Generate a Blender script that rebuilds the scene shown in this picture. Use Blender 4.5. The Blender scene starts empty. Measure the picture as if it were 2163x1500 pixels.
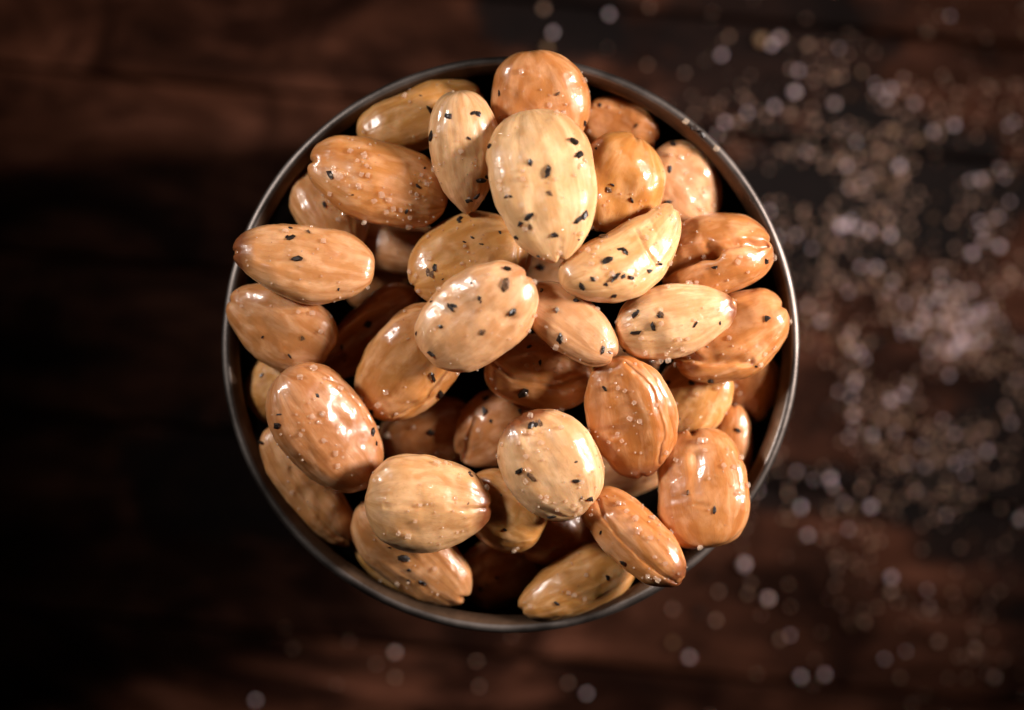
import bpy, math, random
import numpy as np
from mathutils import Vector, Matrix
from mathutils.bvhtree import BVHTree

MM = 0.001
scene = bpy.context.scene
COL = scene.collection

# ---------------------------------------------------------------- camera
RIM_Z = 78.0 * MM
cam_data = bpy.data.cameras.new('camera')
cam = bpy.data.objects.new('camera', cam_data)
COL.objects.link(cam)
cam.location = (0, 0, RIM_Z + 450.0 * MM)
cam.rotation_euler = (0, 0, 0)
cam_data.sensor_width = 36.0
cam_data.lens = 36.0 * 450.0 / (2163 * 0.085)
cam_data.clip_start = 0.01
cam_data.clip_end = 20.0
cam_data.dof.use_dof = True
cam_data.dof.focus_distance = (450.0 - 9.5) * MM
cam_data.dof.aperture_fstop = 4.5
cam_data.dof.aperture_blades = 0
scene.camera = cam

# ---------------------------------------------------------------- world and lamps
world = bpy.data.worlds.new('World')
scene.world = world
world.use_nodes = True
wb = world.node_tree.nodes['Background']
wb.inputs['Color'].default_value = (1.0, .80, .66, 1)
wb.inputs['Strength'].default_value = 0.006


def lamp(name, az, el, dist, sx, sy, power, color, spread, aim=(0, 0, RIM_Z)):
    d = bpy.data.lights.new(name, 'AREA')
    d.shape = 'RECTANGLE'
    d.size, d.size_y = sx, sy
    d.energy = power
    d.color = color
    d.spread = math.radians(spread)
    o = bpy.data.objects.new(name, d)
    COL.objects.link(o)
    a, e = math.radians(az), math.radians(el)
    v = Vector((math.cos(a) * math.cos(e), math.sin(a) * math.cos(e), math.sin(e)))
    o.location = Vector(aim) + v * dist
    o.rotation_euler = v.to_track_quat('Z', 'Y').to_euler()
    return o


lamp('key_softbox', 11, 29, 0.34, 0.080, 0.085, 0.268, (1.0, .89, .83), 48, (.016, .006, RIM_Z - .008))
lamp('window_light', 150, 36, 0.45, 0.06, 0.09, 0.066, (1.0, .94, .90), 31, (.0, .004, RIM_Z + .01))

scene.view_settings.view_transform = 'Standard'
scene.view_settings.look = 'None'
scene.view_settings.exposure = 0.0
scene.view_settings.gamma = 1.0
scene.view_settings.use_curve_mapping = False
scene.render.engine = 'CYCLES'
scene.cycles.use_denoising = True
scene.cycles.max_bounces = 8
scene.cycles.transmission_bounces = 6
scene.cycles.sample_clamp_indirect = 4.0
scene.cycles.caustics_reflective = False
scene.cycles.caustics_refractive = False

# ---------------------------------------------------------------- measures
S = 0.085                 # mm per photo pixel in the plane of the cup's rim
CAM_D = 450.0             # mm from the lens to the rim plane
RIM_H = 78.0              # mm from the tabletop to the rim
ICX, ICY = 1081.5, 750.0  # the picture's centre
CUX, CUY = 1078.0, 728.0  # the cup's centre
RIM_R = 611.0 * S         # outer radius of the rim


def flat(px, py, z=0.0):
    """A photo pixel at height z (mm above the rim) as world x, y in mm."""
    k = S * (CAM_D - z) / CAM_D
    return (px - ICX) * k, (ICY - py) * k


def vnoise(p, seed=0):
    """Smooth 3D value noise in -1..1 for an (N,3) array."""
    p = np.asarray(p, dtype=np.float64)
    i = np.floor(p).astype(np.int64)
    f = p - i
    f = f * f * f * (f * (f * 6 - 15) + 10)

    def h(a, b, c):
        n = (a * 73856093) ^ (b * 19349663) ^ (c * 83492791) ^ (seed * 2654435761)
        n = n & 0xFFFFFFFF
        n = ((n ^ (n >> 16)) * 0x45d9f3b) & 0xFFFFFFFF
        n = ((n ^ (n >> 16)) * 0x45d9f3b) & 0xFFFFFFFF
        n = n ^ (n >> 16)
        return (n & 0xFFFF) / 32767.5 - 1.0
    x, y, z = i[:, 0], i[:, 1], i[:, 2]
    fx, fy, fz = f[:, 0], f[:, 1], f[:, 2]
    r = 0
    for dx in (0, 1):
        for dy in (0, 1):
            for dz in (0, 1):
                wgt = (fx if dx else 1 - fx) * (fy if dy else 1 - fy) * (fz if dz else 1 - fz)
                r = r + wgt * h(x + dx, y + dy, z + dz)
    return r


def seg_dist(px, py, ax, ay, bx, by):
    dx, dy = bx - ax, by - ay
    t = np.clip(((px - ax) * dx + (py - ay) * dy) / (dx * dx + dy * dy + 1e-9), 0, 1)
    return np.hypot(px - ax - t * dx, py - ay - t * dy)


def kernel(n, L, W, nu=128, nv=112):
    """Vertices (mm) of one blanched almond, tip at +x, plus its (along, around) coordinates."""
    T = n.get('T', 0.6) * W
    a, b = n.get('a', 0.40), n.get('b', 0.49)
    q = n.get('q', 2.15)
    seed = n['id']
    t = np.linspace(0, math.pi, nu)[1:-1]
    ph = np.linspace(0, 2 * math.pi, nv, endpoint=False)
    xs = -np.cos(t)
    raw = (1 + xs) ** a * (1 - xs) ** b
    raw /= raw.max()
    XS, PH = np.meshgrid(xs, ph, indexing='ij')
    PR = np.repeat(raw[:, None], len(ph), 1)
    c, s = np.cos(PH), np.sin(PH)
    cy = np.sign(c) * np.abs(c) ** (2 / q)
    cz = np.sign(s) * np.abs(s) ** (2 / q)
    Y = W / 2 * PR * cy
    Z = T / 2 * PR ** 0.9 * cz
    X = L / 2 * XS
    # slight belly asymmetry of every kernel
    Z = Z + 0.04 * W * vnoise(np.stack([XS.ravel() * .8, XS.ravel() * 0 + seed, PH.ravel() * 0], 1), seed).reshape(XS.shape)
    nb = n.get('bend', 0.0)
    fade = np.clip(np.minimum(1 - XS, 1 + XS) * 5, 0, 1)
    P = np.stack([X.ravel(), Y.ravel(), Z.ravel()], 1)
    D = np.stack([0 * XS.ravel(), (cy * PR).ravel() / W, (cz * PR).ravel() / T], 1)
    D[:, 0] = XS.ravel() * 0.5 / L
    D /= np.linalg.norm(D, axis=1, keepdims=True) + 1e-9
    fl = fade.ravel()
    # long ridges running from the tip
    rr = np.stack([XS.ravel() * 0.9 + seed, c.ravel() * 3.1, s.ravel() * 3.1], 1)
    rg = vnoise(rr, seed + 5) + 0.55 * vnoise(rr * np.array([1.4, 2.3, 2.3]), seed + 6)
    rg = -np.abs(rg) * 1.1 + 0.4
    d = n.get('ridge', 0.12) * .62 * rg * fl * np.clip((1 - XS.ravel()) * 1.6, 0, 1)
    d += n.get('lump', 0.42) * vnoise(P / 6.0 + seed * 3.7, seed + 7)
    d += 0.75 * vnoise(P / 11.0 + seed * 1.7, seed + 17)
    d += 0.16 * vnoise(P / 2.3 + seed, seed + 8)
    d += 0.035 * vnoise(P / 0.9 + seed, seed + 9)
    # the seam between the two halves
    sp = n.get('seam', 0.0)
    for base in (0.0, math.pi):
        wob = 0.10 * vnoise(np.stack([XS.ravel() * 2, XS.ravel() * 0 + base, XS.ravel() * 0], 1), seed + 11)
        dp = np.angle(np.exp(1j * (PH.ravel() - base - math.radians(sp) * (1 if base == 0 else 1) - wob)))
        rad = np.hypot(P[:, 1], P[:, 2]) + 0.3
        d -= n.get('seamd', 0.22) * np.exp(-(dp * rad / 0.33) ** 2) * fl
    P = P + D * d[:, None]
    lu, lv = XS.ravel(), 2 * P[:, 1] / W
    top = 1 / (1 + np.exp(-P[:, 2] / (0.06 * T)))
    for (u, v, ru, rv, dep) in n.get('dents', ()):
        e = ((lu - u) / ru) ** 2 + ((lv - v) / rv) ** 2
        P[:, 2] -= dep * np.exp(-e ** 1.4) * top
    for line in n.get('cracks', ()):
        wd, dep, pts = line
        dist = np.full(len(P), 1e9)
        for (p0, p1) in zip(pts[:-1], pts[1:]):
            dist = np.minimum(dist, seg_dist(lu * L / 2, lv * W / 2 + 0.35 * vnoise(P / 2.0, seed + 13),
                                             p0[0] * L / 2, p0[1] * W / 2, p1[0] * L / 2, p1[1] * W / 2))
        P[:, 2] -= dep * np.exp(-(dist / wd) ** 2) * top
    nt = n.get('notch', 0.5)
    P[:, 0] -= nt * np.exp(-((P[:, 1] - 0.3) / 0.55) ** 2) * np.clip((lu - 0.75) * 4, 0, 1) ** 2
    P[:, 1] += nb * W * (lu ** 2 - 0.33)
    P[:, 2] += n.get('sag', 0.0) * W * (lu ** 2 - 0.33)
    # the two pole vertices
    r0, r1 = P[:nv].mean(0), P[-nv:].mean(0)
    r0[0] -= 0.02
    r1[0] += 0.02
    P = np.concatenate([P, [r0, r1]])
    A = np.stack([XS.ravel(), c.ravel(), s.ravel()], 1)
    A = np.concatenate([A, [[-1, 0, 0], [1, 0, 0]]])
    return P, A


def kernel_faces(nu=128, nv=112):
    m = nu - 2
    i, j = np.meshgrid(np.arange(m - 1), np.arange(nv), indexing='ij')
    j2 = (j + 1) % nv
    quads = np.stack([i * nv + j, (i + 1) * nv + j, (i + 1) * nv + j2, i * nv + j2], -1).reshape(-1, 4)
    k = np.arange(nv)
    k2 = (k + 1) % nv
    tri0 = np.stack([np.full(nv, m * nv), k, k2], 1)
    tri1 = np.stack([np.full(nv, m * nv + 1), (m - 1) * nv + k2, (m - 1) * nv + k], 1)
    return [tuple(f[::1]) for f in quads.tolist()] + tri0[:, ::1].tolist() + tri1.tolist()


def turn(yaw, pitch, roll):
    cy_, sy_ = math.cos(yaw), math.sin(yaw)
    cp, sp = math.cos(pitch), math.sin(pitch)
    cr, sr = math.cos(roll), math.sin(roll)
    Rz = np.array([[cy_, -sy_, 0], [sy_, cy_, 0], [0, 0, 1]])
    Ry = np.array([[cp, 0, -sp], [0, 1, 0], [sp, 0, cp]])
    Rx = np.array([[1, 0, 0], [0, cr, -sr], [0, sr, cr]])
    return Rz @ Ry @ Rx


def posed(n, z, pitch, roll, nu=128, nv=112):
    """Kernel scaled so that its outline from above has the measured length and width."""
    k = S * (CAM_D - z) / CAM_D
    Lt, Wt = n['L'] * k * 1.04, n['W'] * k * 1.055
    L, W = Lt, Wt
    R0 = turn(0, math.radians(pitch), math.radians(roll))
    for _ in range(3):
        P, A = kernel(n, L, W, 48, 40)
        Q = P @ R0.T
        L *= min(1.35, Lt / np.ptp(Q[:, 0]))
        W *= min(1.35, Wt / np.ptp(Q[:, 1]))
        L = min(L, 1.3 * Lt)
        W = min(W, 1.25 * Wt)
    P, A = kernel(n, L, W, nu, nv)
    Q = P @ R0.T
    off = np.array([(Q[:, 0].max() + Q[:, 0].min()) / 2, (Q[:, 1].max() + Q[:, 1].min()) / 2, 0])
    yaw = math.radians(n['ang'])
    R = turn(yaw, math.radians(pitch), math.radians(roll))
    x, y = flat(n['c'][0], n['c'][1], z)
    loc = np.array([x, y, z]) - turn(yaw, 0, 0) @ off
    return P, A, R, loc, L, W


# ---------------------------------------------------------------- the almonds
# c: centre in the photo, L / W: outline, ang: where the tip points, z0: lowest height of the
# centre above the rim, pt / rl: how it leans, tint: its own colour, one deep almond darkened for shade
TAN = (.64, .38, .20)
PALE = (.80, .60, .42)
ORA = (.62, .32, .135)
YEL = (.64, .39, .155)
PNK = (.68, .45, .30)
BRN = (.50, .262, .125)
NUTS = [
 dict(id=37, rl=-25, c=(1070,1228), L=205, W=155, ang=200, z0=-11, tint=BRN, d='dim almond deep against the lower wall of the cup', s='dim almond low in the cup'),
 dict(id=38, c=(1185,1122), L=185, W=125, ang=10, z0=-12, tint=BRN, d='barely lit almond deep in the gap below the wrinkled pale almond', s='barely lit deep almond'),
 dict(id=45, c=(800,590), L=150, W=100, ang=30, z0=-13, tint=BRN, d='reddish shadowed almond deep between the glossy left almond and the yellow one', s='shadowed reddish almond'),
 dict(id=43, c=(905,918), L=200, W=150, ang=15, z0=-11, tint=BRN, T=.6, d='dark almond lying deep between the streaked brown almond and the pale seamed one', s='dark deep almond'),
 dict(id=42, c=(1160,572), L=150, W=112, ang=50, z0=-9, tint=PNK, d='small pinkish almond deep under the tip of the large cream almond', s='small deep pinkish almond'),
 dict(id=44, c=(1322,748), L=140, W=90, ang=160, z0=-12, tint=PNK, d='sliver of a pinkish almond in the gap above the dented upright almond', s='pinkish sliver of almond'),
 dict(id=41, c=(1322,1000), L=180, W=105, ang=10, z0=-9, tint=PNK, d='smooth pinkish almond half hidden under the tip of the dented upright almond', s='half hidden pinkish almond'),
 dict(id=35, c=(805,1212), L=190, W=100, ang=-45, z0=-8, tint=(.52,.33,.12), d='greenish yellow almond wedged under another against the lower left wall', s='wedged greenish almond'),
 dict(id=7, c=(843,522), L=205, W=112, ang=165, z0=-10, tint=(.52,.30,.17), b=.6, d='shaded almond with a narrow end under the salty upper left almond', s='shaded narrow almond'),  # tint darkened, the shade it lies in is put into its colour
 dict(id=26, c=(1045,905), L=185, W=150, ang=215, z0=-6, tint=BRN, dents=((.72,.1,.25,.4,1.4),), cracks=((.5,.8,((.2,-.5),(.9,.2))),), d='broken dark almond with a hollow end and pepper in the central gap', s='broken dark almond'),
 dict(id=22, pt=-20, c=(1588,820), L=150, W=115, ang=-100, z0=-7, tint=BRN, notch=.8, d='brownish almond low against the right wall, under a bigger orange one', s='brownish almond at the right wall'),
 dict(id=23, c=(1547,948), L=180, W=88, ang=85, z0=-6, tint=ORA, T=.8, d='narrow almond standing on edge by the right wall of the cup', s='narrow almond on edge'),
 dict(id=32, pt=30, c=(572,820), L=165, W=135, ang=60, z0=-6, tint=YEL, a=.45, b=.5, T=.75, d='small round yellow almond with a bright highlight at the left wall', s='small round yellow almond'),
 dict(id=36, pt=14,rl=-14, c=(1062,1078), L=185, W=155, ang=150, z0=-5, tint=YEL, d='yellowish almond tucked under two pale almonds in the lower middle', s='tucked yellowish almond'),
 dict(id=5, rl=-25,pt=-10, c=(675,420), L=200, W=150, ang=-65, z0=-5, tint=TAN, ridge=.32, d='shadowed striped almond at the upper left wall behind the salty one', s='shadowed striped almond'),
 dict(id=12, rl=20, c=(1316,252), L=165, W=122, ang=-25, z0=-6, tint=ORA, a=.4, b=.4, q=2.5, dents=((.9,0,.3,.4,1.2),), d='deep orange almond with a chipped reddish end at the upper right wall', s='chipped deep orange almond'),
 dict(id=13, rl=-12,pt=-8, c=(1464,375), L=185, W=158, ang=-50, z0=-5, tint=PNK, a=.45, b=.5, lump=.55, d='pale pink salty almond beside the upper right wall of the cup', s='salty pink almond'),
 dict(id=21, rl=-12, c=(1462,838), L=185, W=150, ang=60, z0=-5, tint=(.68,.41,.17), a=.4, b=.42, d='bright yellow blunt almond between the dented one and the right wall', s='bright yellow blunt almond'),
 dict(id=33, pt=-12,rl=16, c=(632,1042), L=290, W=118, ang=-55, z0=-3, tint=TAN, b=.55, T=.8, cracks=((.4,.45,((-.4,.1),(.2,-.1),(.9,.05))),), d='long slim almond with a lengthwise furrow along the lower left wall', s='long slim furrowed almond'),
 dict(id=40, pt=-10,rl=16, c=(1220,1230), L=258, W=122, ang=205, z0=-5, tint=YEL, ridge=.14, T=.75, d='slim yellowish ridged almond lying along the bottom wall of the cup', s='slim ridged almond at the bottom'),
 dict(id=30, pt=-10,rl=-18, c=(783,704), L=255, W=118, ang=222, z0=-4, tint=BRN, T=.7, dents=((.15,-.15,.75,.55,3.6),), cracks=((.6,1.0,((.55,-.1),(.95,-.3))),), d='hollowed half almond with a raised rim in the shade left of centre', s='hollowed half almond'),
 dict(id=31, pt=8,rl=-12, c=(592,688), L=235, W=165, ang=150, z0=-4, tint=(.58,.32,.155), q=2.4, d='plain smooth tan almond sloping against the left wall', s='plain smooth tan almond'),
 dict(id=34, pt=-8,rl=12, c=(872,1166), L=290, W=160, ang=-42, z0=-3, tint=TAN, ridge=.34, notch=1.3, d='grooved almond with a split end under the pale seamed almond', s='grooved almond with split end'),
 dict(id=1, pt=-12,rl=6, c=(1142,218), L=215, W=200, ang=-80, z0=0, tint=ORA, a=.42, b=.42, q=2.4, d='broad orange almond topping the rim at the upper edge of the cup', s='broad orange almond at the top'),
 dict(id=2, pt=-6,rl=20, c=(885,232), L=268, W=128, ang=21, z0=-2, tint=YEL, b=.5, T=.8, d='smooth yellow almond lying along the upper left rim', s='smooth yellow almond by the rim'),
 dict(id=17, rl=-14,pt=8, c=(1570,712), L=250, W=172, ang=28, z0=-1, tint=ORA, a=.4, b=.4, q=2.4, cracks=((.6,.9,((-.9,.1),(-.5,-.35),(.1,-.8))),), dents=((-.4,.5,.5,.25,.8),), d='broad orange almond against the right wall under a pointed pale one', s='broad orange almond at the right wall'),
 dict(id=15, rl=-10,pt=6, c=(1525,530), L=235, W=168, ang=18, z0=-1, tint=ORA, a=.38, b=.42, ridge=.08, T=.75, bend=-.10, cracks=((.9,3.4,((-.85,-.05),(-.3,-.18),(0,-.28))),(.6,1.8,((0,-.28),(.4,-.2),(.9,-.15))),(.8,1.0,((0,-.28),(-.05,-.1))),), dents=((-.02,-.26,.12,.1,1.2),), d='folded orange almond with a dark crease and pit beside the right rim', s='folded orange almond'),
 dict(id=11, rl=10,pt=8, c=(1308,388), L=208, W=185, ang=70, z0=1, tint=(.66,.37,.13), a=.42, b=.44, dents=((-.1,.15,.4,.4,.9),), d='round golden almond to the right of the large cream almond', s='round golden almond'),
 dict(id=24, rl=-10,pt=8, c=(1482,1032), L=245, W=186, ang=97, z0=2, tint=ORA, a=.26, b=.30, q=2.6, T=.5, notch=1.6, cracks=((.6,.35,((.5,0),(.2,.1),(-.1,.15))),(.4,.25,((-.3,.1),(-.35,-.1)))), dents=((.45,.0,.3,.14,.5),), d='squarish orange almond overhanging the lower right rim', s='squarish orange almond'),
 dict(id=16, pt=-6,rl=10, c=(1428,676), L=250, W=150, ang=13, z0=6, tint=PALE, b=.54, germ=1, d='pointed pale almond aiming right with pepper on its blunt end', s='pointed pale almond aiming right'),
 dict(id=4, rl=12,pt=4, c=(798,385), L=292, W=168, ang=163, z0=4, tint=(.64,.34,.14), b=.42, ridge=.26, notch=.9, d='big tan almond crusted with salt at the upper left', s='salt crusted tan almond'),
 dict(id=39, pt=-10,rl=14, c=(1338,1135), L=265, W=122, ang=-43, z0=2, tint=(.65,.335,.14), b=.5, T=.78, cracks=((.3,.45,((-.85,.25),(-.3,-.05),(.3,-.15),(.95,-.05))),), notch=.3, germ=1, d='slim orange almond with a long seam pointing at the lower right rim', s='slim orange seamed almond'),
 dict(id=29, pt=-14,rl=-8, c=(868,768), L=268, W=180, ang=228, z0=-1, tint=(.60,.33,.13), ridge=.3, notch=1.2, cracks=((.4,.6,((-.6,.62),(.1,.66),(.7,.45))),), d='golden ridged almond slanting below the peppered central almond', s='golden ridged almond'),
 dict(id=28, pt=-8,rl=-14, c=(688,908), L=292, W=185, ang=-52, z0=4, tint=(.56,.305,.16), b=.46, ridge=.27, cracks=((.35,.5,((-.92,.45),(-.4,.82),(.3,.86))),), d='big streaked brown almond slanting at the lower left', s='big streaked brown almond'),
 dict(id=19, rl=14, c=(1140,786), L=225, W=150, ang=-8, z0=0, tint=(.66,.35,.14), ridge=.07, a=.42, b=.45, T=.72, cracks=((.28,.5,((-.95,.35),(-.45,-.08),(.2,-.12),(.8,.2))),), d='plump orange almond with a curved seam just below the centre', s='plump orange almond'),
 dict(id=20, rl=14,pt=-8, c=(1328,882), L=255, W=168, ang=-76, z0=4, tint=(.56,.27,.10), a=.42, b=.45, T=.5, ridge=.07, half=(.2,1.3,-1.9), cracks=((.24,.35,((-.92,.3),(-.5,.80),(.2,.86),(.8,.55))),), germ=1, dents=((-.2,-.05,.75,.5,.8),(.12,-.4,.1,.35,.6)), d='upright brown almond with a dent and its second half showing', s='upright dented brown almond'),
 dict(id=6, pt=6,rl=-10, c=(640,558), L=290, W=158, ang=172, z0=6, tint=TAN, b=.47, notch=.7, a=.38, germ=1, dents=((.45,.25,.2,.1,.35),), d='glossy tan almond with a brown split tip touching the left rim', s='glossy tan almond with brown tip'),
 dict(id=8, rl=14,pt=-10, c=(985,548), L=248, W=180, ang=205, z0=3, tint=YEL, a=.42, b=.5, T=.55, half=(-1.0,.3,-1.4), cracks=((.26,.3,((-.6,.75),(-.8,.3),(-.84,-.2),(-.65,-.6))),), d='yellow oily almond with its second half at the side, above the centre', s='yellow oily almond'),
 dict(id=18, pt=-14,rl=-18, c=(1205,684), L=225, W=122, ang=-38, z0=4, tint=PNK, a=.4, b=.45, q=2.6, T=.7, d='pale pink straight sided almond right of the peppered central almond', s='straight sided pink almond'),
 dict(id=3, pt=-14,rl=-10, c=(985,322), L=250, W=146, ang=-86, z0=7, tint=PALE, a=.40, b=.74, T=.75, ridge=.3, d='pale teardrop almond with its point down, left of the cream one', s='pale teardrop almond'),
 dict(id=14, rl=12,pt=6, c=(1326,548), L=285, W=150, ang=35, z0=8, tint=(.77,.55,.34), a=.42, b=.46, bend=.25, cracks=((.2,.5,((.22,.6),(.12,.0),(.16,-.5))),(.2,.2,((.5,.5),(.44,.1)))), d='bent bean shaped almond with a crosswise crack, right of the cream one', s='bent cracked almond'),
 dict(id=25, pt=8,rl=-8, c=(1165,982), L=240, W=196, ang=122, z0=9, tint=PALE, a=.42, b=.45, ridge=.3, lump=.5, germ=1, notch=.4, d='wrinkled pale almond with a brown spot at its upper end', s='wrinkled pale almond'),
 dict(id=27, pt=-6,rl=8, c=(905,1066), L=258, W=200, ang=-4, z0=9, tint=(.75,.53,.33), b=.55, notch=.5, germ=1, cracks=((.22,.4,((-.7,.02),(-.1,.08),(.9,.0))),), d='pale plump almond with a fine seam and brown tip at the lower left', s='pale plump almond with fine seam'),
 dict(id=10, pt=-8,rl=8, c=(1150,392), L=318, W=215, ang=-79, z0=13, tint=(.84,.66,.46), a=.42, b=.52, ridge=.2, notch=.8, T=.52, d='large cream almond standing out at the top of the heap', s='large cream almond'),
 dict(id=9, pt=8,rl=8, c=(1008,668), L=268, W=188, ang=38, z0=13, tint=(.76,.53,.36), a=.45, b=.47, T=.55, ridge=.1, dents=((.35,-.35,.12,.16,.5),), d='pinkish peppered almond on top at the centre with a bright highlight', s='peppered central almond'),
]

# height above the rim (mm), pitch, roll, and the nudge off the wall of every almond at rest
POSE = {
 37: (-11.0, 0, -25, 0.13, 1.79),
 38: (-6.73, -24, 0, 0.0, 0.0),
 45: (-13.0, 0, 0, 0.0, 0.0),
 43: (-11.0, 0, 0, 0.0, 0.0),
 42: (-9.0, 0, 0, 0.0, 0.0),
 44: (-12.0, 0, 0, 0.0, 0.0),
 41: (-9.0, 0, 0, 0.0, 0.0),
 35: (-8.0, 0, 0, 1.41, 2.94),
 7: (-7.68, 0, 0, 0.0, 0.0),
 26: (-5.83, 0, 0, 0.0, 0.0),
 22: (-7.0, -20, 0, -0.3, 0.04),
 23: (-5.91, 8, 0, -0.11, 0.06),
 32: (-6.0, 30, 0, 1.7, 0.34),
 36: (2.02, -10, -14, 0.0, 0.0),
 5: (-5.0, 14, -25, 2.12, -1.7),
 12: (-6.0, 0, 20, -0.8, -1.48),
 13: (-5.0, -8, -12, -1.75, -1.68),
 21: (-3.2, 0, -24, 0.0, 0.0),
 33: (-3.0, -12, 16, 1.78, 1.2),
 40: (-1.92, 6, 16, -0.02, 0.07),
 30: (-4.0, -10, -18, 0.0, 0.0),
 31: (2.11, 0, -12, 0.0, 0.0),
 34: (-1.17, -8, 12, 0.0, 0.0),
 1: (3.09, -12, 6, 0.0, 0.0),
 2: (-2.0, -6, 20, 0.4, -1.39),
 17: (2.6, 0, -14, -2.11, -0.2),
 15: (2.18, 6, -22, -1.49, -0.62),
 11: (2.78, 8, 10, 0.0, 0.0),
 24: (3.54, -8, -10, 0.0, 0.0),
 16: (8.31, 2, 10, 0.0, 0.0),
 4: (4.11, 4, 12, 0.0, 0.0),
 39: (6.99, 14, 14, 0.0, 0.0),
 29: (0.96, -14, -8, 0.0, 0.0),
 28: (5.47, -16, -14, 0.0, 0.0),
 19: (0.17, 0, 14, 0.0, 0.0),
 20: (7.09, -16, 14, 0.0, 0.0),
 6: (7.62, 6, 14, 0.0, 0.0),
 8: (3.0, 6, 14, 0.0, 0.0),
 18: (9.51, 10, -18, 0.0, 0.0),
 3: (7.0, -14, -10, 0.0, 0.0),
 14: (10.23, -18, 0, 0.0, 0.0),
 25: (9.83, 0, -8, 0.0, 0.0),
 27: (9.0, -6, 8, 0.0, 0.0),
 10: (13.26, 8, -4, 0.0, 0.0),
 9: (13.01, 8, 8, 0.0, 0.0),
}

# cracked pepper seen on the almonds: photo x, y, relative size
PEPPER = [
 (697,370,1.1),(685,433,1.3),(883,394,1.2),(859,447,1.1),(744,412,.6),(889,202,.7),(897,355,.5),(613,504,1.3),(606,501,.9),(652,490,1.2),
 (1001,239,1.0),(1010,240,1.1),(947,246,1.1),(990,292,1.2),(911,288,1.1),(907,232,1.5),(1034,309,1.0),(1015,382,1.2),(1028,375,1.1),(1007,415,1.0),(990,424,1.3),
 (1055,196,.9),(1177,199,.8),(1235,260,1.1),(1213,301,1.4),(1224,328,1.3),(1120,344,1.3),(1157,362,1.3),(1161,409,1.0),(1070,414,.6),(1079,415,.6),
 (1118,458,1.4),(1120,478,1.2),(1099,473,.9),(1172,497,1.1),(1223,462,1.0),(1234,457,1.2),(1223,507,.5),(972,462,1.2),(971,469,1.0),(1056,491,.7),
 (998,502,1.0),(981,511,.8),(1017,516,.8),(1090,502,1.0),(1285,401,1.1),(1293,390,.6),(1259,314,.7),(1335,423,.7),
 (1343,267,1.0),(1267,223,.7),(1423,305,1.2),(1415,357,1.3),(1410,427,1.0),(1537,423,.7),
 (1256,495,1.0),(1275,501,1.3),(1313,527,1.5),(1322,533,1.4),(1283,551,1.4),(1393,558,1.1),(1372,572,1.1),(1333,586,1.3),(1298,588,1.4),(1316,585,.8),
 (1280,600,1.0),(1298,625,.9),(1229,606,1.3),(1252,589,.9),(1510,564,.9),(1618,552,1.0),(1390,553,.6),
 (627,547,1.3),(613,481,.8),(715,612,1.0),(639,714,.8),(555,712,.7),(613,753,1.0),(777,683,1.3),(723,733,1.2),(729,762,.6),(879,705,1.0),(670,835,.8),(589,876,1.0),(553,793,.8),
 (1070,568,1.2),(1106,568,1.1),(1067,601,1.4),(1067,594,1.0),(995,598,.8),(953,650,1.5),(960,646,1.0),(1013,631,1.1),(1016,638,.7),(931,691,.9),(1083,660,1.2),(1020,702,1.0),(911,637,.9),(911,747,1.0),(914,795,1.3),(930,832,1.2),
 (904,576,1.3),(918,567,1.1),(911,580,1.0),(935,590,.7),(1138,541,.9),(1144,565,1.5),(1145,613,1.1),(1216,634,1.4),(1177,655,.9),(1183,714,1.5),(1273,739,1.3),(1289,745,1.2),(1117,733,1.2),(1141,766,1.1),(1105,829,1.5),
 (1027,841,1.2),(1024,868,1.3),(1037,888,1.0),(1099,870,1.2),(1283,550,.8),
 (1340,664,1.6),(1348,658,.9),(1397,664,1.3),(1392,668,.8),(1380,690,1.3),(1343,702,1.2),(1470,684,1.2),(1521,683,.6),(1408,810,1.2),(1462,810,1.2),(1620,673,1.3),(1667,714,1.0),(1493,733,.6),(1500,804,1.1),(1278,820,1.1),(1597,774,.8),(1319,740,1.0),
 (586,899,1.0),(787,913,1.1),(795,937,1.0),(553,935,1.0),(627,1085,1.0),(852,1180,1.2),(864,1204,1.0),(862,1226,.8),(892,1231,1.0),(822,1157,.7),
 (911,914,1.3),(1023,869,1.1),(1037,889,.8),(1121,899,1.4),(1131,897,1.0),(1142,895,1.4),(1097,995,1.2),(1125,1009,1.4),(1218,1016,1.0),(1217,976,.6),(1229,1052,.8),(1246,1054,.9),(1166,1091,1.2),
 (989,1063,.5),(992,998,.9),(995,1005,.9),(1067,1120,.6),(1049,1220,1.0),(1014,1243,1.0),(1176,1274,.9),(1059,1046,.6),
 (1453,1042,1.1),(1509,1077,1.1),(1423,968,.5),(1283,1219,1.2),(1317,1189,1.0),(1269,1125,.6),(1560,909,.9),(1435,885,.6),
]
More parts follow.
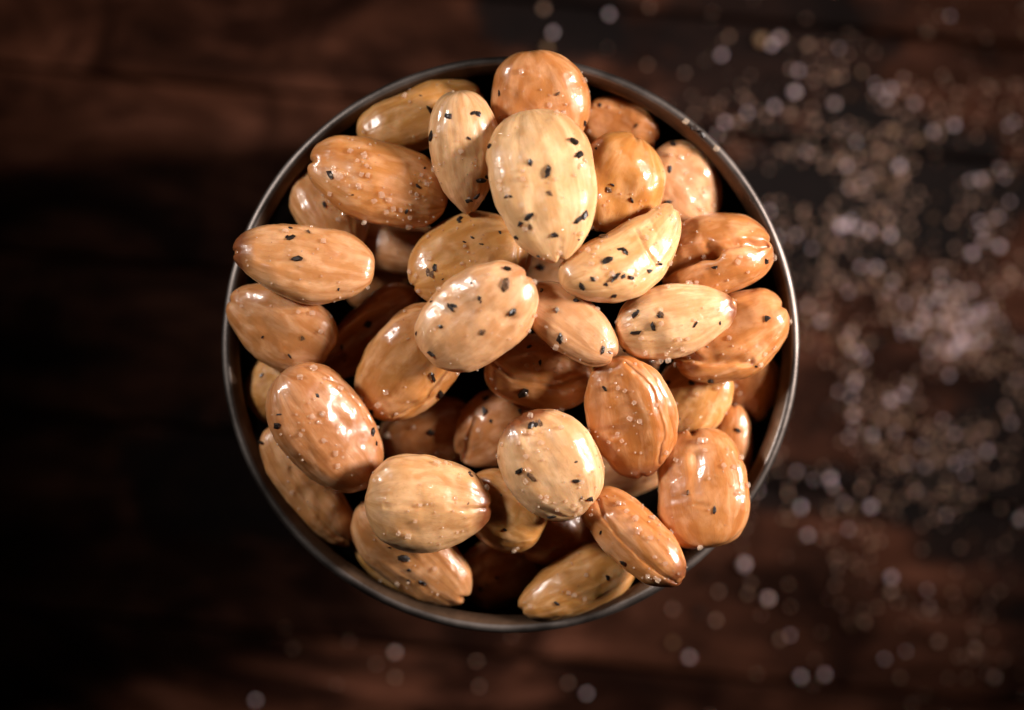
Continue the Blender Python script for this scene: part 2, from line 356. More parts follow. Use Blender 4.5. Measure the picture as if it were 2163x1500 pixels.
# larger salt grains that can be told apart in the photo
SALT_NOTED = [
 (770,467,1.1),(725,453,.9),(1187,238,1.2),(1175,240,1.0),(1264,414,1.2),(1252,478,1.0),(1135,596,1.0),(1176,656,.9),(1192,716,1.2),(1175,731,1.1),
 (1134,776,1.3),(1187,862,1.0),(1121,879,1.2),(1107,913,1.3),(1122,916,1.1),(1115,992,1.0),(1025,1030,1.3),(922,981,1.3),(887,1067,.9),(862,1131,1.2),
 (860,1256,1.2),(681,874,1.1),(716,900,1.2),(683,930,1.1),(709,957,1.1),(717,822,1.2),(662,780,1.2),(765,840,1.1),(800,855,1.2),(820,920,1.0),
 (1292,580,1.2),(1345,578,1.0),(1395,655,1.0),(1397,684,1.0),(1355,714,1.0),(1393,760,1.2),(1410,758,1.2),(1552,815,1.2),(1515,820,1.0),(1540,715,1.0),
 (1305,585,.9),(1260,655,1.0),(1280,652,1.0),(1300,655,1.0),(1455,600,1.1),(1470,597,1.0),(1410,607,1.0),(1607,590,1.1),(1633,545,1.0),(1558,553,1.1),
 (1307,1065,1.1),(1323,1080,1.1),(1342,1096,1.3),(1350,1120,1.1),(1374,1137,1.0),(1480,932,1.3),(1490,931,1.1),(1577,1025,1.0),(1560,1040,1.2),(1563,968,1.1),
 (1213,1257,1.0),(1235,1265,.9),(1160,1100,1.1),(1428,972,1.0),(1405,955,1.0),(1330,884,1.0),(1351,890,.9),(1340,850,.8),(705,357,1.0),(720,373,1.1),
 (740,320,1.1),(770,330,1.2),(775,352,1.0),(806,413,1.3),(820,423,1.2),(830,440,1.1),(815,447,1.0),(790,424,1.0),(862,478,1.1),(630,660,.9),
]
# bright grains on the table
TABLE_NOTED = [
 (1605,85,1.9),(1645,80,1.5),(1155,105,1.6),(1148,20,1.3),(1285,30,1.1),(1678,195,1.5),(1705,95,1.3),(1630,95,1.2),(1885,275,1.4),(1760,220,1.4),(1900,350,1.4),(1970,280,1.3),
 (1775,480,1.7),(1790,475,1.4),(1835,490,1.4),(1880,497,1.3),(2110,520,1.4),(2050,535,1.4),(1855,590,1.2),(2000,690,1.7),(1990,745,1.8),(2015,735,1.6),(1785,730,1.5),
 (1880,845,1.5),(1860,890,1.4),(1690,1070,1.5),(1835,1070,1.5),(1570,1190,1.7),(1620,1265,1.6),(1882,1220,1.5),(835,1378,1.1),(1240,1465,1.0),(540,1480,1.0),(1455,1390,1.2),(1690,1430,1.2),(1420,1358,1.0),(1740,1425,1.1),(1980,1355,1.2),
]

# ---------------------------------------------------------------- helpers
def tag(o, label=None, cat=None, group=None, kind=None):
    if label: o['label'] = label
    if cat: o['category'] = cat
    if group: o['group'] = group
    if kind: o['kind'] = kind
    return o


def empty(name, loc=(0, 0, 0)):
    o = bpy.data.objects.new(name, None)
    o.empty_display_size = 0.005
    COL.objects.link(o)
    o.location = loc
    return o


def mesh(name, V, F, mat=None, smooth=True):
    me = bpy.data.meshes.new(name)
    me.from_pydata([tuple(v) for v in V], [], F)
    if smooth:
        me.polygons.foreach_set('use_smooth', [True] * len(me.polygons))
    if mat:
        me.materials.append(mat)
    me.update()
    return me


def put(name, me, parent=None, loc=(0, 0, 0), rot=None):
    o = bpy.data.objects.new(name, me)
    COL.objects.link(o)
    if rot is not None:
        o.matrix_local = Matrix.LocRotScale(Vector(loc), rot, None)
    else:
        o.location = loc
    o.parent = parent
    return o


class NT:
    """Small helper round a material's node tree."""
    def __init__(self, name):
        self.m = bpy.data.materials.new(name)
        self.m.use_nodes = True
        self.t = self.m.node_tree
        self.b = self.t.nodes['Principled BSDF']

    def n(self, kind, **kw):
        x = self.t.nodes.new('ShaderNode' + kind)
        for k, v in kw.items():
            if k in x.inputs.keys() and not hasattr(x, k):
                x.inputs[k].default_value = v
            elif hasattr(x, k):
                setattr(x, k, v)
        return x

    def inp(self, x, **kw):
        for k, v in kw.items():
            s = x.inputs[k.replace('_', ' ')]
            if isinstance(v, bpy.types.NodeSocket):
                self.t.links.new(v, s)
            else:
                s.default_value = v
        return x

    def link(self, a, b):
        self.t.links.new(a, b)

    def noise(self, vec, scale, detail=2.0, rough=.5, dist=0.0):
        x = self.n('TexNoise')
        self.inp(x, Scale=scale, Detail=detail, Roughness=rough, Distortion=dist)
        if vec is not None:
            self.link(vec, x.inputs['Vector'])
        return x.outputs['Fac']

    def ramp(self, fac, stops):
        r = self.n('ValToRGB')
        e = r.color_ramp.elements
        while len(e) < len(stops):
            e.new(0.5)
        for q, (p, c) in zip(e, stops):
            q.position = p
            q.color = (c, c, c, 1) if isinstance(c, (int, float)) else (*c, 1)
        self.link(fac, r.inputs['Fac'])
        return r.outputs['Color']

    def mix(self, fac, a, b, mode='MIX'):
        x = self.n('Mix', data_type='RGBA', blend_type=mode)
        for s, v in ((x.inputs[0], fac), (x.inputs[6], a), (x.inputs[7], b)):
            if isinstance(v, bpy.types.NodeSocket):
                self.link(v, s)
            elif isinstance(v, (int, float)):
                s.default_value = v if s.type == 'VALUE' else (v, v, v, 1)
            else:
                s.default_value = (*v, 1)
        return x.outputs[2]

    def math(self, op, a, b=0.0, c=0.0):
        x = self.n('Math', operation=op)
        for s, v in zip(x.inputs, (a, b, c)):
            if isinstance(v, bpy.types.NodeSocket):
                self.link(v, s)
            else:
                s.default_value = v
        return x.outputs[0]

    def mapping(self, vec, scale=(1, 1, 1), loc=(0, 0, 0), rot=(0, 0, 0)):
        x = self.n('Mapping')
        self.link(vec, x.inputs['Vector'])
        x.inputs['Scale'].default_value = scale
        x.inputs['Location'].default_value = loc
        x.inputs['Rotation'].default_value = rot
        return x.outputs['Vector']

    def bump(self, h, strength, dist, prev=None):
        x = self.n('Bump')
        self.inp(x, Strength=strength, Distance=dist, Height=h)
        if prev is not None:
            self.link(prev, x.inputs['Normal'])
        return x.outputs['Normal']


# ---------------------------------------------------------------- materials
def almond_material():
    k = NT('oiled_blanched_almond')
    tint = k.n('Attribute', attribute_type='OBJECT', attribute_name='tint').outputs['Color']
    brown = k.n('Attribute', attribute_type='GEOMETRY', attribute_name='tip_brown').outputs['Fac']
    grid = k.n('Attribute', attribute_type='GEOMETRY', attribute_name='around').outputs['Vector']
    info = k.n('ObjectInfo').outputs['Random']
    obj = k.n('TexCoord').outputs['Object']
    off = k.n('CombineXYZ')
    k.link(k.math('MULTIPLY', info, 37.0), off.inputs[0])
    k.link(k.math('MULTIPLY', info, 91.0), off.inputs[1])
    add = k.n('VectorMath', operation='ADD')
    k.link(grid, add.inputs[0]); k.link(off.outputs[0], add.inputs[1])
    g = add.outputs[0]
    ad2 = k.n('VectorMath', operation='ADD')
    k.link(obj, ad2.inputs[0]); k.link(off.outputs[0], ad2.inputs[1])
    o = ad2.outputs[0]
    # long pale veins from tip to base, cloudy pale patches, fine freckles
    veins = k.ramp(k.noise(k.mapping(g, (.7, 3.2, 3.2)), 1.0, 2.0, .5, .4), [(.38, 0.0), (.66, 1.0)])
    cloud = k.ramp(k.noise(k.mapping(g, (2.4, 2.8, 2.8)), 1.0, 3.0, .5, .5), [(.45, 0.0), (.68, 1.0)])
    spots = k.ramp(k.noise(o, 520.0, 2.0, .6), [(.60, 0.0), (.78, 1.0)])
    pale = k.mix(1.0, tint, (.19, .16, .12), 'ADD')
    deep = k.mix(1.0, tint, (.76, .61, .45), 'MULTIPLY')
    c = k.mix(k.math('ADD', k.math('MULTIPLY', veins, .62), .34), deep, tint)
    c = k.mix(k.math('MULTIPLY', cloud, .66), c, pale)
    c = k.mix(k.math('MULTIPLY', k.math('MULTIPLY', veins, spots), .45), c, pale)
    # reddish remains of skin in thin lines and at the tip
    thin = k.ramp(k.noise(k.mapping(g, (1.6, 9.0, 9.0)), 1.0, 4.0, .65, 1.2), [(.485, 0.0), (.50, 1.0), (.515, 0.0)])
    c = k.mix(k.math('MULTIPLY', thin, .40), c, (.33, .13, .045))
    sx = k.n('SeparateXYZ'); k.link(grid, sx.inputs[0])
    jag = k.math('ADD', sx.outputs[0], k.math('MULTIPLY', k.math('SUBTRACT', k.noise(o, 420.0, 3.0), .5), .16))
    tip = k.ramp(k.math('MULTIPLY', jag, .5), [(.355, 0.0), (.445, 1.0)])
    c = k.mix(k.math('MULTIPLY', tip, brown), c, (.20, .062, .020))
    k.link(c, k.b.inputs['Base Color'])
    k.b.inputs['Subsurface Weight'].default_value = .45
    k.b.inputs['Subsurface Radius'].default_value = (1.0, .42, .17)
    k.b.inputs['Subsurface Scale'].default_value = 2.0 * MM
    k.b.inputs['Roughness'].default_value = .36
    k.b.inputs['IOR'].default_value = 1.45
    k.b.inputs['Specular IOR Level'].default_value = .45
    # the oil: patchy, with salt dust and brine under it
    wet = k.ramp(k.noise(o, 210.0, 3.0, .55, .4), [(.36, .35), (.56, 1.0)])
    k.link(wet, k.b.inputs['Coat Weight'])
    k.link(k.ramp(k.noise(o, 330.0, 3.0), [(.3, .035), (.75, .12)]), k.b.inputs['Coat Roughness'])
    k.b.inputs['Coat IOR'].default_value = 1.46
    ripple = k.noise(k.mapping(g, (2.0, 7.0, 7.0)), 1.0, 3.0, .6, .8)
    fibre = k.noise(k.mapping(g, (1.6, 15.0, 15.0)), 1.0, 3.0, .6, .3)
    n1 = k.bump(fibre, .22, .10 * MM, k.bump(ripple, .26, .20 * MM))
    n2 = k.bump(k.noise(o, 900.0, 3.0, .6), .35, .10 * MM, n1)
    k.link(n2, k.b.inputs['Normal'])
    grit = k.ramp(k.noise(o, 1500.0, 2.0, .6), [(.55, 0.0), (.72, 1.0)])
    gmask = k.ramp(k.noise(o, 240.0, 2.0), [(.48, 0.0), (.60, 1.0)])
    n3 = k.bump(k.math('MULTIPLY', grit, gmask), .8, .14 * MM, n1)
    n4 = k.bump(k.noise(o, 420.0, 2.0, .5, .5), .75, .26 * MM, n3)
    k.link(n4, k.b.inputs['Coat Normal'])
    return k.m


def germ_material():
    k = NT('almond_germ_tip')
    o = k.n('TexCoord').outputs['Object']
    k.link(k.ramp(k.noise(o, 900.0, 3.0), [(.35, (.20, .055, .015)), (.7, (.48, .20, .07))]), k.b.inputs['Base Color'])
    k.b.inputs['Roughness'].default_value = .35
    k.b.inputs['Coat Weight'].default_value = .8
    k.b.inputs['Coat Roughness'].default_value = .1
    return k.m


def salt_material():
    """Clear grains under the oil: most light passes straight through, the rest glints."""
    k = NT('salt_crystal')
    o = k.n('TexCoord').outputs['Object']
    k.b.inputs['Base Color'].default_value = (.86, .70, .55, 1)
    k.link(k.ramp(k.noise(o, 1800.0, 2.0), [(.3, .04), (.7, .22)]), k.b.inputs['Roughness'])
    k.link(k.bump(k.noise(o, 2200.0, 2.0), .35, .06 * MM), k.b.inputs['Normal'])
    k.b.inputs['Coat Weight'].default_value = 1.0
    k.b.inputs['Coat Roughness'].default_value = .05
    tr = k.n('BsdfTransparent')
    tr.inputs['Color'].default_value = (.97, .92, .85, 1)
    mx = k.n('MixShader')
    k.link(k.ramp(k.noise(o, 900.0, 2.0), [(.35, .15), (.7, .42)]), mx.inputs[0])
    k.link(tr.outputs[0], mx.inputs[1]); k.link(k.b.outputs[0], mx.inputs[2])
    k.link(mx.outputs[0], k.t.nodes['Material Output'].inputs['Surface'])
    return k.m


def table_salt_material():
    k = NT('dry_salt_grain')
    rnd = k.n('ObjectInfo').outputs['Random']
    k.link(k.ramp(rnd, [(.0, (.90, .68, .70)), (.45, (.93, .75, .82)), (.66, (.70, .44, .34)), (1.0, (.36, .21, .10))]),
           k.b.inputs['Base Color'])
    k.b.inputs['Roughness'].default_value = .25
    k.b.inputs['Subsurface Weight'].default_value = .3
    k.b.inputs['Subsurface Scale'].default_value = .4 * MM
    return k.m


def pepper_material(name, c0, c1):
    k = NT(name)
    o = k.n('TexCoord').outputs['Object']
    k.link(k.ramp(k.noise(o, 1500.0, 4.0, .65), [(.38, c0), (.72, c1)]), k.b.inputs['Base Color'])
    k.b.inputs['Roughness'].default_value = .5
    k.b.inputs['Coat Weight'].default_value = .12
    k.b.inputs['Specular IOR Level'].default_value = .3
    k.b.inputs['Coat Roughness'].default_value = .15
    k.link(k.bump(k.noise(o, 2500.0, 3.0), .7, .12 * MM), k.b.inputs['Normal'])
    return k.m


def metal_material(name, c0, c1, rough0, rough1):
    k = NT(name)
    o = k.n('TexCoord').outputs['Object']
    cl = k.noise(o, 60.0, 5.0, .65, .4)
    k.link(k.ramp(cl, [(.35, c0), (.68, c1)]), k.b.inputs['Base Color'])
    k.b.inputs['Metallic'].default_value = 1.0
    k.link(k.ramp(k.noise(o, 120.0, 4.0, .6), [(.35, rough0), (.7, rough1)]), k.b.inputs['Roughness'])
    cyl = k.n('Mapping')
    k.link(o, cyl.inputs['Vector']); cyl.inputs['Scale'].default_value = (1, 1, .3)
    n = k.bump(k.noise(cyl.outputs[0], 420.0, 3.0, .6), .25, .15 * MM)
    n = k.bump(k.noise(o, 1800.0, 2.0, .6), .15, .05 * MM, n)
    k.link(n, k.b.inputs['Normal'])
    return k.m


def wood_material():
    k = NT('dark_stained_wood')
    geo = k.n('NewGeometry').outputs['Position']
    rnd = k.n('ObjectInfo').outputs['Random']
    off = k.n('CombineXYZ')
    k.link(k.math('MULTIPLY', rnd, 5.0), off.inputs[0]); k.link(k.math('MULTIPLY', rnd, 9.0), off.inputs[2])
    ad = k.n('VectorMath', operation='ADD')
    k.link(geo, ad.inputs[0]); k.link(off.outputs[0], ad.inputs[1])
    p = ad.outputs[0]
    rot = k.mapping(p, (1, 1, 1), (0, 0, 0), (0, 0, math.radians(6)))
    grain = k.noise(k.mapping(rot, (16.0, 70.0, 40.0)), 1.0, 6.0, .72, 1.6)
    patch = k.noise(k.mapping(rot, (24.0, 38.0, 20.0)), 1.0, 5.0, .68, 1.0)
    c = k.ramp(grain, [(.30, (.014, .0044, .0022)), (.52, (.066, .0222, .0112)), (.75, (.19, .073, .043))])
    c = k.mix(k.ramp(patch, [(.42, 0.0), (.62, 1.0)]), k.mix(1.0, c, (.22, .20, .20), 'MULTIPLY'), c)
    # old black burn stains and one dark patch, each with its own ragged outline
    wob = k.noise(geo, 38.0, 5.0, .65)

    def stain(cx, cy, rx, ry, depth):
        sx = k.n('SeparateXYZ'); k.link(geo, sx.inputs[0])
        dx = k.math('DIVIDE', k.math('SUBTRACT', sx.outputs[0], cx * MM), rx * MM)
        dy = k.math('DIVIDE', k.math('SUBTRACT', sx.outputs[1], cy * MM), ry * MM)
        r = k.math('SQRT', k.math('ADD', k.math('MULTIPLY', dx, dx), k.math('MULTIPLY', dy, dy)))
        r = k.math('ADD', r, k.math('MULTIPLY', k.math('SUBTRACT', wob, .5), 2.4))
        return k.math('MULTIPLY', k.ramp(r, [(.75, 1.0), (1.0, 0.0)]), depth)
    for args in STAINS_AND_PATCH:
        c = k.mix(stain(*args), c, (.0075, .0055, .0052))
    k.link(c, k.b.inputs['Base Color'])
    k.link(k.ramp(patch, [(.3, .42), (.7, .65)]), k.b.inputs['Roughness'])
    k.b.inputs['Specular IOR Level'].default_value = .06
    n = k.bump(grain, .6, .8 * MM)
    k.link(n, k.b.inputs['Normal'])
    return k.m


def on_table(px, py):
    f = S * (CAM_D + RIM_H) / CAM_D
    return (px - ICX) * f, (ICY - py) * f


STAINS_AND_PATCH = [(*on_table(1800, 400), 44, 22, .95), (*on_table(1165, 30), 17, 10, .92), (*on_table(2130, 1030), 22, 28, .9),
          (*on_table(1740, 1030), 30, 6, .8), (*on_table(1600, 100), 34, 18, .8), (*on_table(500, 1000), 30, 16, .7)]  # last entry: darker patch at the lower left of the cup

M_ALMOND = almond_material()
M_GERM = germ_material()
M_SALT = salt_material()
M_TSALT = table_salt_material()
M_PEP = pepper_material('black_pepper', (.004, .0022, .0015), (.034, .016, .009))
M_PEPT = pepper_material('brown_pepper', (.045, .018, .008), (.26, .13, .055))
M_CUP = metal_material('dark_bronze', (.05, .038, .032), (.14, .10, .085), .32, .55)
M_RIM = metal_material('worn_rim_metal', (.11, .092, .082), (.23, .195, .175), .40, .6)
M_INNER = metal_material('copper_lining', (.06, .036, .022), (.16, .098, .062), .5, .7)
M_DARK = metal_material('shade_darkened_metal', (.008, .006, .005), (.03, .022, .017), .5, .7)  # inner wall: the shade inside the cup is put into this near-black colour
M_WOOD = wood_material()
k = NT('under_table_shadow_gap')
k.b.inputs['Base Color'].default_value = (.012, .007, .005, 1)
k.b.inputs['Roughness'].default_value = .8
M_GAP = k.m

# ---------------------------------------------------------------- the tabletop
rng = random.Random(11)
table = empty('tabletop')
tag(table, kind='structure', label='dark stained plank tabletop')


def box(x0, x1, y0, y1, z0, z1, bev=0.0):
    if bev == 0:
        V = [(x, y, z) for z in (z0, z1) for y in (y0, y1) for x in (x0, x1)]
        return V, [(0, 2, 3, 1), (4, 5, 7, 6), (0, 1, 5, 4), (1, 3, 7, 5), (3, 2, 6, 7), (2, 0, 4, 6)]
    b = bev
    V = []
    for (z, e) in ((z0, 0), (z1 - b, 0), (z1 - b * .3, b * .3), (z1, b)):
        V += [(x0 + e, y0 + e, z), (x1 - e, y0 + e, z), (x1 - e, y1 - e, z), (x0 + e, y1 - e, z)]
    F = [(3, 2, 1, 0), (12, 13, 14, 15)]
    for r in range(3):
        for i in range(4):
            j = (i + 1) % 4
            F.append((r * 4 + i, r * 4 + j, r * 4 + 4 + j, r * 4 + 4 + i))
    return V, F


V, F = box(-.5, .5, -.4, .4, -.04, -.012)
put('table_bed', mesh('table_bed', V, F, M_GAP, False), table)
# long planks, their joints where the photo shows dark lines
plank_rot = Matrix.Rotation(math.radians(-5.5), 3, 'Z')
joints = [-330, -282, -236, -190, -146, -101, -63.5, -22, 11.5, 50.5, 75, 113, 158, 204, 250, 298, 345]
for y0, y1 in zip(joints[:-1], joints[1:]):
    V, F = box(-.55, .55, (y0 + .35) * MM, (y1 - .35) * MM, -.012, rng.uniform(-.5, .0) * MM, 1.1 * MM)
    put('plank', mesh('plank', V, F, M_WOOD, False), table, (0, 0, 0), plank_rot.to_quaternion())

# ---------------------------------------------------------------- the cup
cux, cuy = flat(CUX, CUY)
cup = empty('cup', (cux * MM, cuy * MM, 0.0))
tag(cup, 'round dark metal cup heaped with almonds on the wooden table', 'cup')


def lathe(name, prof, mat, seg=192, wob=0.0):
    V, F = [], []
    for (r, z) in prof:
        for i in range(seg):
            a = 2 * math.pi * i / seg
            rr = r * (1 + wob * (math.sin(2 * a + .6) + .5 * math.sin(5 * a + 2)))
            V.append((rr * math.cos(a) * MM, rr * math.sin(a) * MM, z * MM))
    for k_ in range(len(prof) - 1):
        for i in range(seg):
            j = (i + 1) % seg
            F.append((k_ * seg + i, k_ * seg + j, (k_ + 1) * seg + j, (k_ + 1) * seg + i))
    return put(name, mesh(name, V, F, mat), cup)


R0 = RIM_R
WALL = 1.5
outer = [(0.01, .4), (R0 - 9, .4), (R0 - 7.2, .9), (R0 - 6.2, 2.5)]
outer += [(R0 - 6.2 + 5.6 * (t / 12) ** .8, 2.5 + (RIM_H - 4.2 - 2.5) * t / 12) for t in range(1, 13)]
lathe('outer_wall', outer, M_CUP, wob=.0022)
inner = [(R0 - WALL - .25 - 5.2 * (t / 12) ** 1.3, RIM_H - 1.6 - (RIM_H - 1.6 - 5) * t / 12) for t in range(0, 13)]
inner += [(R0 - 9.5, 3.6), (R0 - 14, 3.0), (.01, 3.0)]
lathe('inner_wall', inner, M_DARK, wob=.0022)
rim = [(R0 - .62, RIM_H - 4.25)]
for t in range(0, 11):
    a = -0.35 + (math.pi * .72 + .35) * t / 10
    rim.append((R0 - .95 + .95 * math.cos(a), RIM_H - 1.0 + 1.0 * math.sin(a)))
lathe('rim', rim, M_RIM, wob=.0022)
r1, z1 = rim[-1]
lip = [(r1, z1), (r1 - .35, z1 - .25), (r1 - .9, z1 - .75), (r1 - 1.35, z1 - 1.5), (r1 - 1.5, z1 - 2.4), (r1 - 1.2, z1 - 2.9), (r1 - .3, z1 - 3.0)]
lathe('inner_lip', lip, M_INNER, wob=.0022)

# ---------------------------------------------------------------- build the almonds
NU, NV = 128, 112
TONE = (.81, .635, .445)   # the oil darkens and warms every kernel a little
FACES = kernel_faces(NU, NV)
FLIP = None
allV, allF, owner = [], [], []
base_count = 0
BY = {}


def almond_mesh(P, A, name, tip):
    me = bpy.data.meshes.new(name)
    me.from_pydata((P * MM).tolist(), [], FACES)
    me.polygons.foreach_set('use_smooth', [True] * len(me.polygons))
    at = me.attributes.new('around', 'FLOAT_VECTOR', 'POINT')
    at.data.foreach_set('vector', A.astype(np.float32).ravel())
    tb = me.attributes.new('tip_brown', 'FLOAT', 'POINT')
    tb.data.foreach_set('value', np.full(len(P), tip, dtype=np.float32))
    me.materials.append(M_ALMOND)
    me.update()
    return me


coarse_faces = kernel_faces(64, 56)
for n in NUTS:
    z, pt, rl, sx_, sy_ = POSE[n['id']]
    P, A, R, loc, L, W = posed(n, z, pt, rl, NU, NV)
    loc = loc + np.array([sx_, sy_, 0.0])
    q = Matrix(R.tolist()).to_quaternion()
    tip = 1.0 if n.get('germ') else (0.3 if n['id'] % 3 == 0 else 0.1)
    o = put('almond', almond_mesh(P, A, 'almond', tip), None, (loc[0] * MM, loc[1] * MM, (loc[2] + RIM_H) * MM), q)
    tag(o, n['d'], 'almond', 'almonds heaped in the cup')
    o['tint'] = tuple(a_ * b_ for a_, b_ in zip(n['tint'], TONE))
    n['loc'], n['R'], n['LW'] = loc, R, (L, W)
    if n.get('half'):
        hx, hy, hz = n['half']
        n2 = dict(n, id=n['id'] + 60, dents=(), cracks=(), T=n.get('T', .55) * .9, notch=.3)
        P2, A2 = kernel(n2, L * .97, W * .97, NU, NV)
        h = put('kernel_half', almond_mesh(P2 + np.array([hx, hy, hz]), A2, 'kernel_half', .5), o)
        h['tint'] = tuple(a_ * b_ for a_, b_ in zip(n['tint'], TONE))
        h['label'] = 'second half of the kernel showing past the seam'
    if n.get('germ'):
        # a small dry brown nub between the lips of the tip
        gx, gy = (L / 2 - 1.05), .3
        Vg, Fg = [], []
        prof = [(-1.1, .0), (-.9, .5), (-.3, .95), (.3, .95), (.7, .6), (.85, .0)]
        rg = random.Random(n['id'])
        for (xx, rr) in prof:
            for i in range(10):
                a = i * math.pi / 5
                r2 = rr * (1 + rg.uniform(-.25, .25))
                Vg.append(((gx + xx * .95) * MM, (gy + r2 * math.cos(a) * 1.2 + n.get('bend', 0) * W * .6) * MM,
                           (.15 + r2 * math.sin(a) * .8) * MM))
        for k_ in range(len(prof) - 1):
            for i in range(10):
                j = (i + 1) % 10
                Fg.append((k_ * 10 + i, (k_ + 1) * 10 + i, (k_ + 1) * 10 + j, k_ * 10 + j))
        g = put('germ_tip', mesh('germ_tip', Vg, Fg, M_GERM), o)
        g['label'] = 'dry reddish brown germ tip'
    # coarse world-space copy for finding the surface
    Pc, Ac = kernel(n, L, W, 64, 56)
    Q = Pc @ R.T + loc
    allV.append(Q)
    allF += [tuple(i + base_count for i in f) for f in coarse_faces]
    owner += [n['id']] * len(coarse_faces)
    base_count += len(Q)
    BY[n['id']] = n
BVH = BVHTree.FromPolygons(np.concatenate(allV).tolist(), allF)


def hit(px, py):
    """First almond surface seen along the photo's ray: point, normal (mm), almond."""
    o = Vector((0, 0, CAM_D))
    x, y = flat(px, py)
    d = (Vector((x, y, 0)) - o).normalized()
    p, nrm, idx, _ = BVH.ray_cast(o, d)
    if p is None:
        return None
    if nrm.dot(d) > 0:
        nrm = -nrm
    return p, nrm, BY[owner[idx]]


# ---------------------------------------------------------------- pepper on the almonds
def shard(seed, sharp=1.35):
    """An angular cracked flake about 1 unit long."""
    r = random.Random(seed)
    V = []
    m = r.choice((5, 6, 6, 7))
    for zz, sc in ((-.5, .75), (.0, 1.0), (.5, .62)):
        for i in range(m):
            a = 2 * math.pi * (i + r.uniform(-.28, .28)) / m
            rad = .5 * sc * (1 + r.uniform(-.38, .30) * sharp)
            V.append((rad * math.cos(a), rad * math.sin(a), zz * (1 + r.uniform(-.3, .3))))
    F = [tuple(range(m))[::-1], tuple(range(2 * m, 3 * m))]
    for k_ in (0, 1):
        for i in range(m):
            j = (i + 1) % m
            F.append((k_ * m + i, k_ * m + j, k_ * m + m + j, k_ * m + m + i))
    return V, F


PEPPER_SHAPES = []
for i in range(14):
    V, F = shard(100 + i)
    PEPPER_SHAPES.append((mesh('pepper_flake', [tuple(c * MM for c in v) for v in V], F, M_PEP, False),
                          mesh('pepper_flake', [tuple(c * MM for c in v) for v in V], F, M_PEPT, False)))


def place(name, me, p, nrm, size, seed, sink=.0, z_off=RIM_H):
    r = random.Random(seed)
    nrm = (nrm + Vector((r.uniform(-.2, .2), r.uniform(-.2, .2), r.uniform(-.1, .1)))).normalized()
    q = nrm.to_track_quat('Z', 'Y') @ Matrix.Rotation(r.uniform(0, 6.28), 3, 'Z').to_quaternion()
    o = bpy.data.objects.new(name, me)
    COL.objects.link(o)
    c = p + nrm * (size[2] * .5 - sink)
    o.matrix_local = Matrix.LocRotScale(Vector((c.x * MM, c.y * MM, (c.z + z_off) * MM)), q, Vector(size))
    return o


rng = random.Random(5)
for i, (px, py, sz) in enumerate(PEPPER):
    h = hit(px, py)
    if h is None:
        continue
    p, nrm, n = h
    brown = rng.random() < .14
    me = PEPPER_SHAPES[i % 14][1 if brown else 0]
    s0 = 1.04 * sz * rng.uniform(.7, 1.25)
    o = place('pepper_flake', me, p, nrm, (s0 * rng.uniform(1.0, 1.7), s0 * rng.uniform(.55, .95), s0 * rng.uniform(.25, .42)), i, .08)
    tag(o, ('brown' if brown else 'black') + ' pepper flake on the ' + n['s'], 'pepper flake', 'pepper on the ' + n['s'])

# ---------------------------------------------------------------- salt on the almonds
SALT_SHAPES = []
for i in range(10):
    r = random.Random(300 + i)
    # rounded, slightly worn cubes
    V, F = [], []
    m = 8
    prof = [(-.5, .0), (-.48, .36), (-.3, .52), (.3, .52), (.48, .34), (.5, .0)]
    for zz, rr in prof:
        for j in range(m):
            a = 2 * math.pi * j / m + .2
            k_ = rr * (1.0 + (.16 if j % 2 else -.06)) * (1 + r.uniform(-.16, .16))
            V.append((k_ * math.cos(a), k_ * math.sin(a), zz * (1 + r.uniform(-.1, .1))))
    for q_ in range(len(prof) - 1):
        for j in range(m):
            j2 = (j + 1) % m
            F.append((q_ * m + j, q_ * m + j2, (q_ + 1) * m + j2, (q_ + 1) * m + j))
    SALT_SHAPES.append(([tuple(c * MM for c in v) for v in V], F, mesh('salt_grain', [tuple(c * MM for c in v) for v in V], F, M_SALT, False)))

rng = random.Random(21)
cand = []
# grains sit thicker on some almonds and towards their edges
SALTY = {4: 3.2, 13: 2.0, 10: 1.7, 8: 1.5, 25: 1.8, 14: 1.8, 39: 1.6, 20: 1.4, 16: 1.4, 28: 1.4, 3: 1.4, 24: 1.2, 17: 1.4, 29: 1.2, 34: 1.2, 6: 1.2}
tries = 0
while len(cand) < 760 and tries < 30000:
    tries += 1
    a, rr = rng.uniform(0, 6.283), 600 * math.sqrt(rng.random())
    px, py = 1078 + rr * math.cos(a), 728 + rr * math.sin(a)
    h = hit(px, py)
    if h is None:
        continue
    p, nrm, n = h
    if p.z < -14:
        continue
    w = SALTY.get(n['id'], .8) * (.5 + .9 * (1 - nrm.z))
    w *= max(0.05, .9 + 1.6 * float(vnoise(np.array([[p.x / 5, p.y / 5, 3.3]]), 44)[0]))
    if rng.random() > w * .4:
        continue
    cand.append((rng.uniform(.2, .45) if rng.random() < .76 else rng.uniform(.5, .9), p, nrm, n))
for (px, py, sz) in SALT_NOTED:
    h = hit(px, py)
    if h:
        cand.append((sz * .85, *h))
cand.sort(key=lambda t: -t[0])
for i, (sz, p, nrm, n) in enumerate(cand[:300]):
    o = place('salt_grain', SALT_SHAPES[i % 10][2], p, nrm,
              (sz * rng.uniform(.85, 1.15), sz * rng.uniform(.85, 1.15), sz * rng.uniform(.7, 1.0)), 900 + i, .12 * sz)
    tag(o, 'clear salt grain on the ' + n['s'], 'salt grain', 'salt on the ' + n['s'])


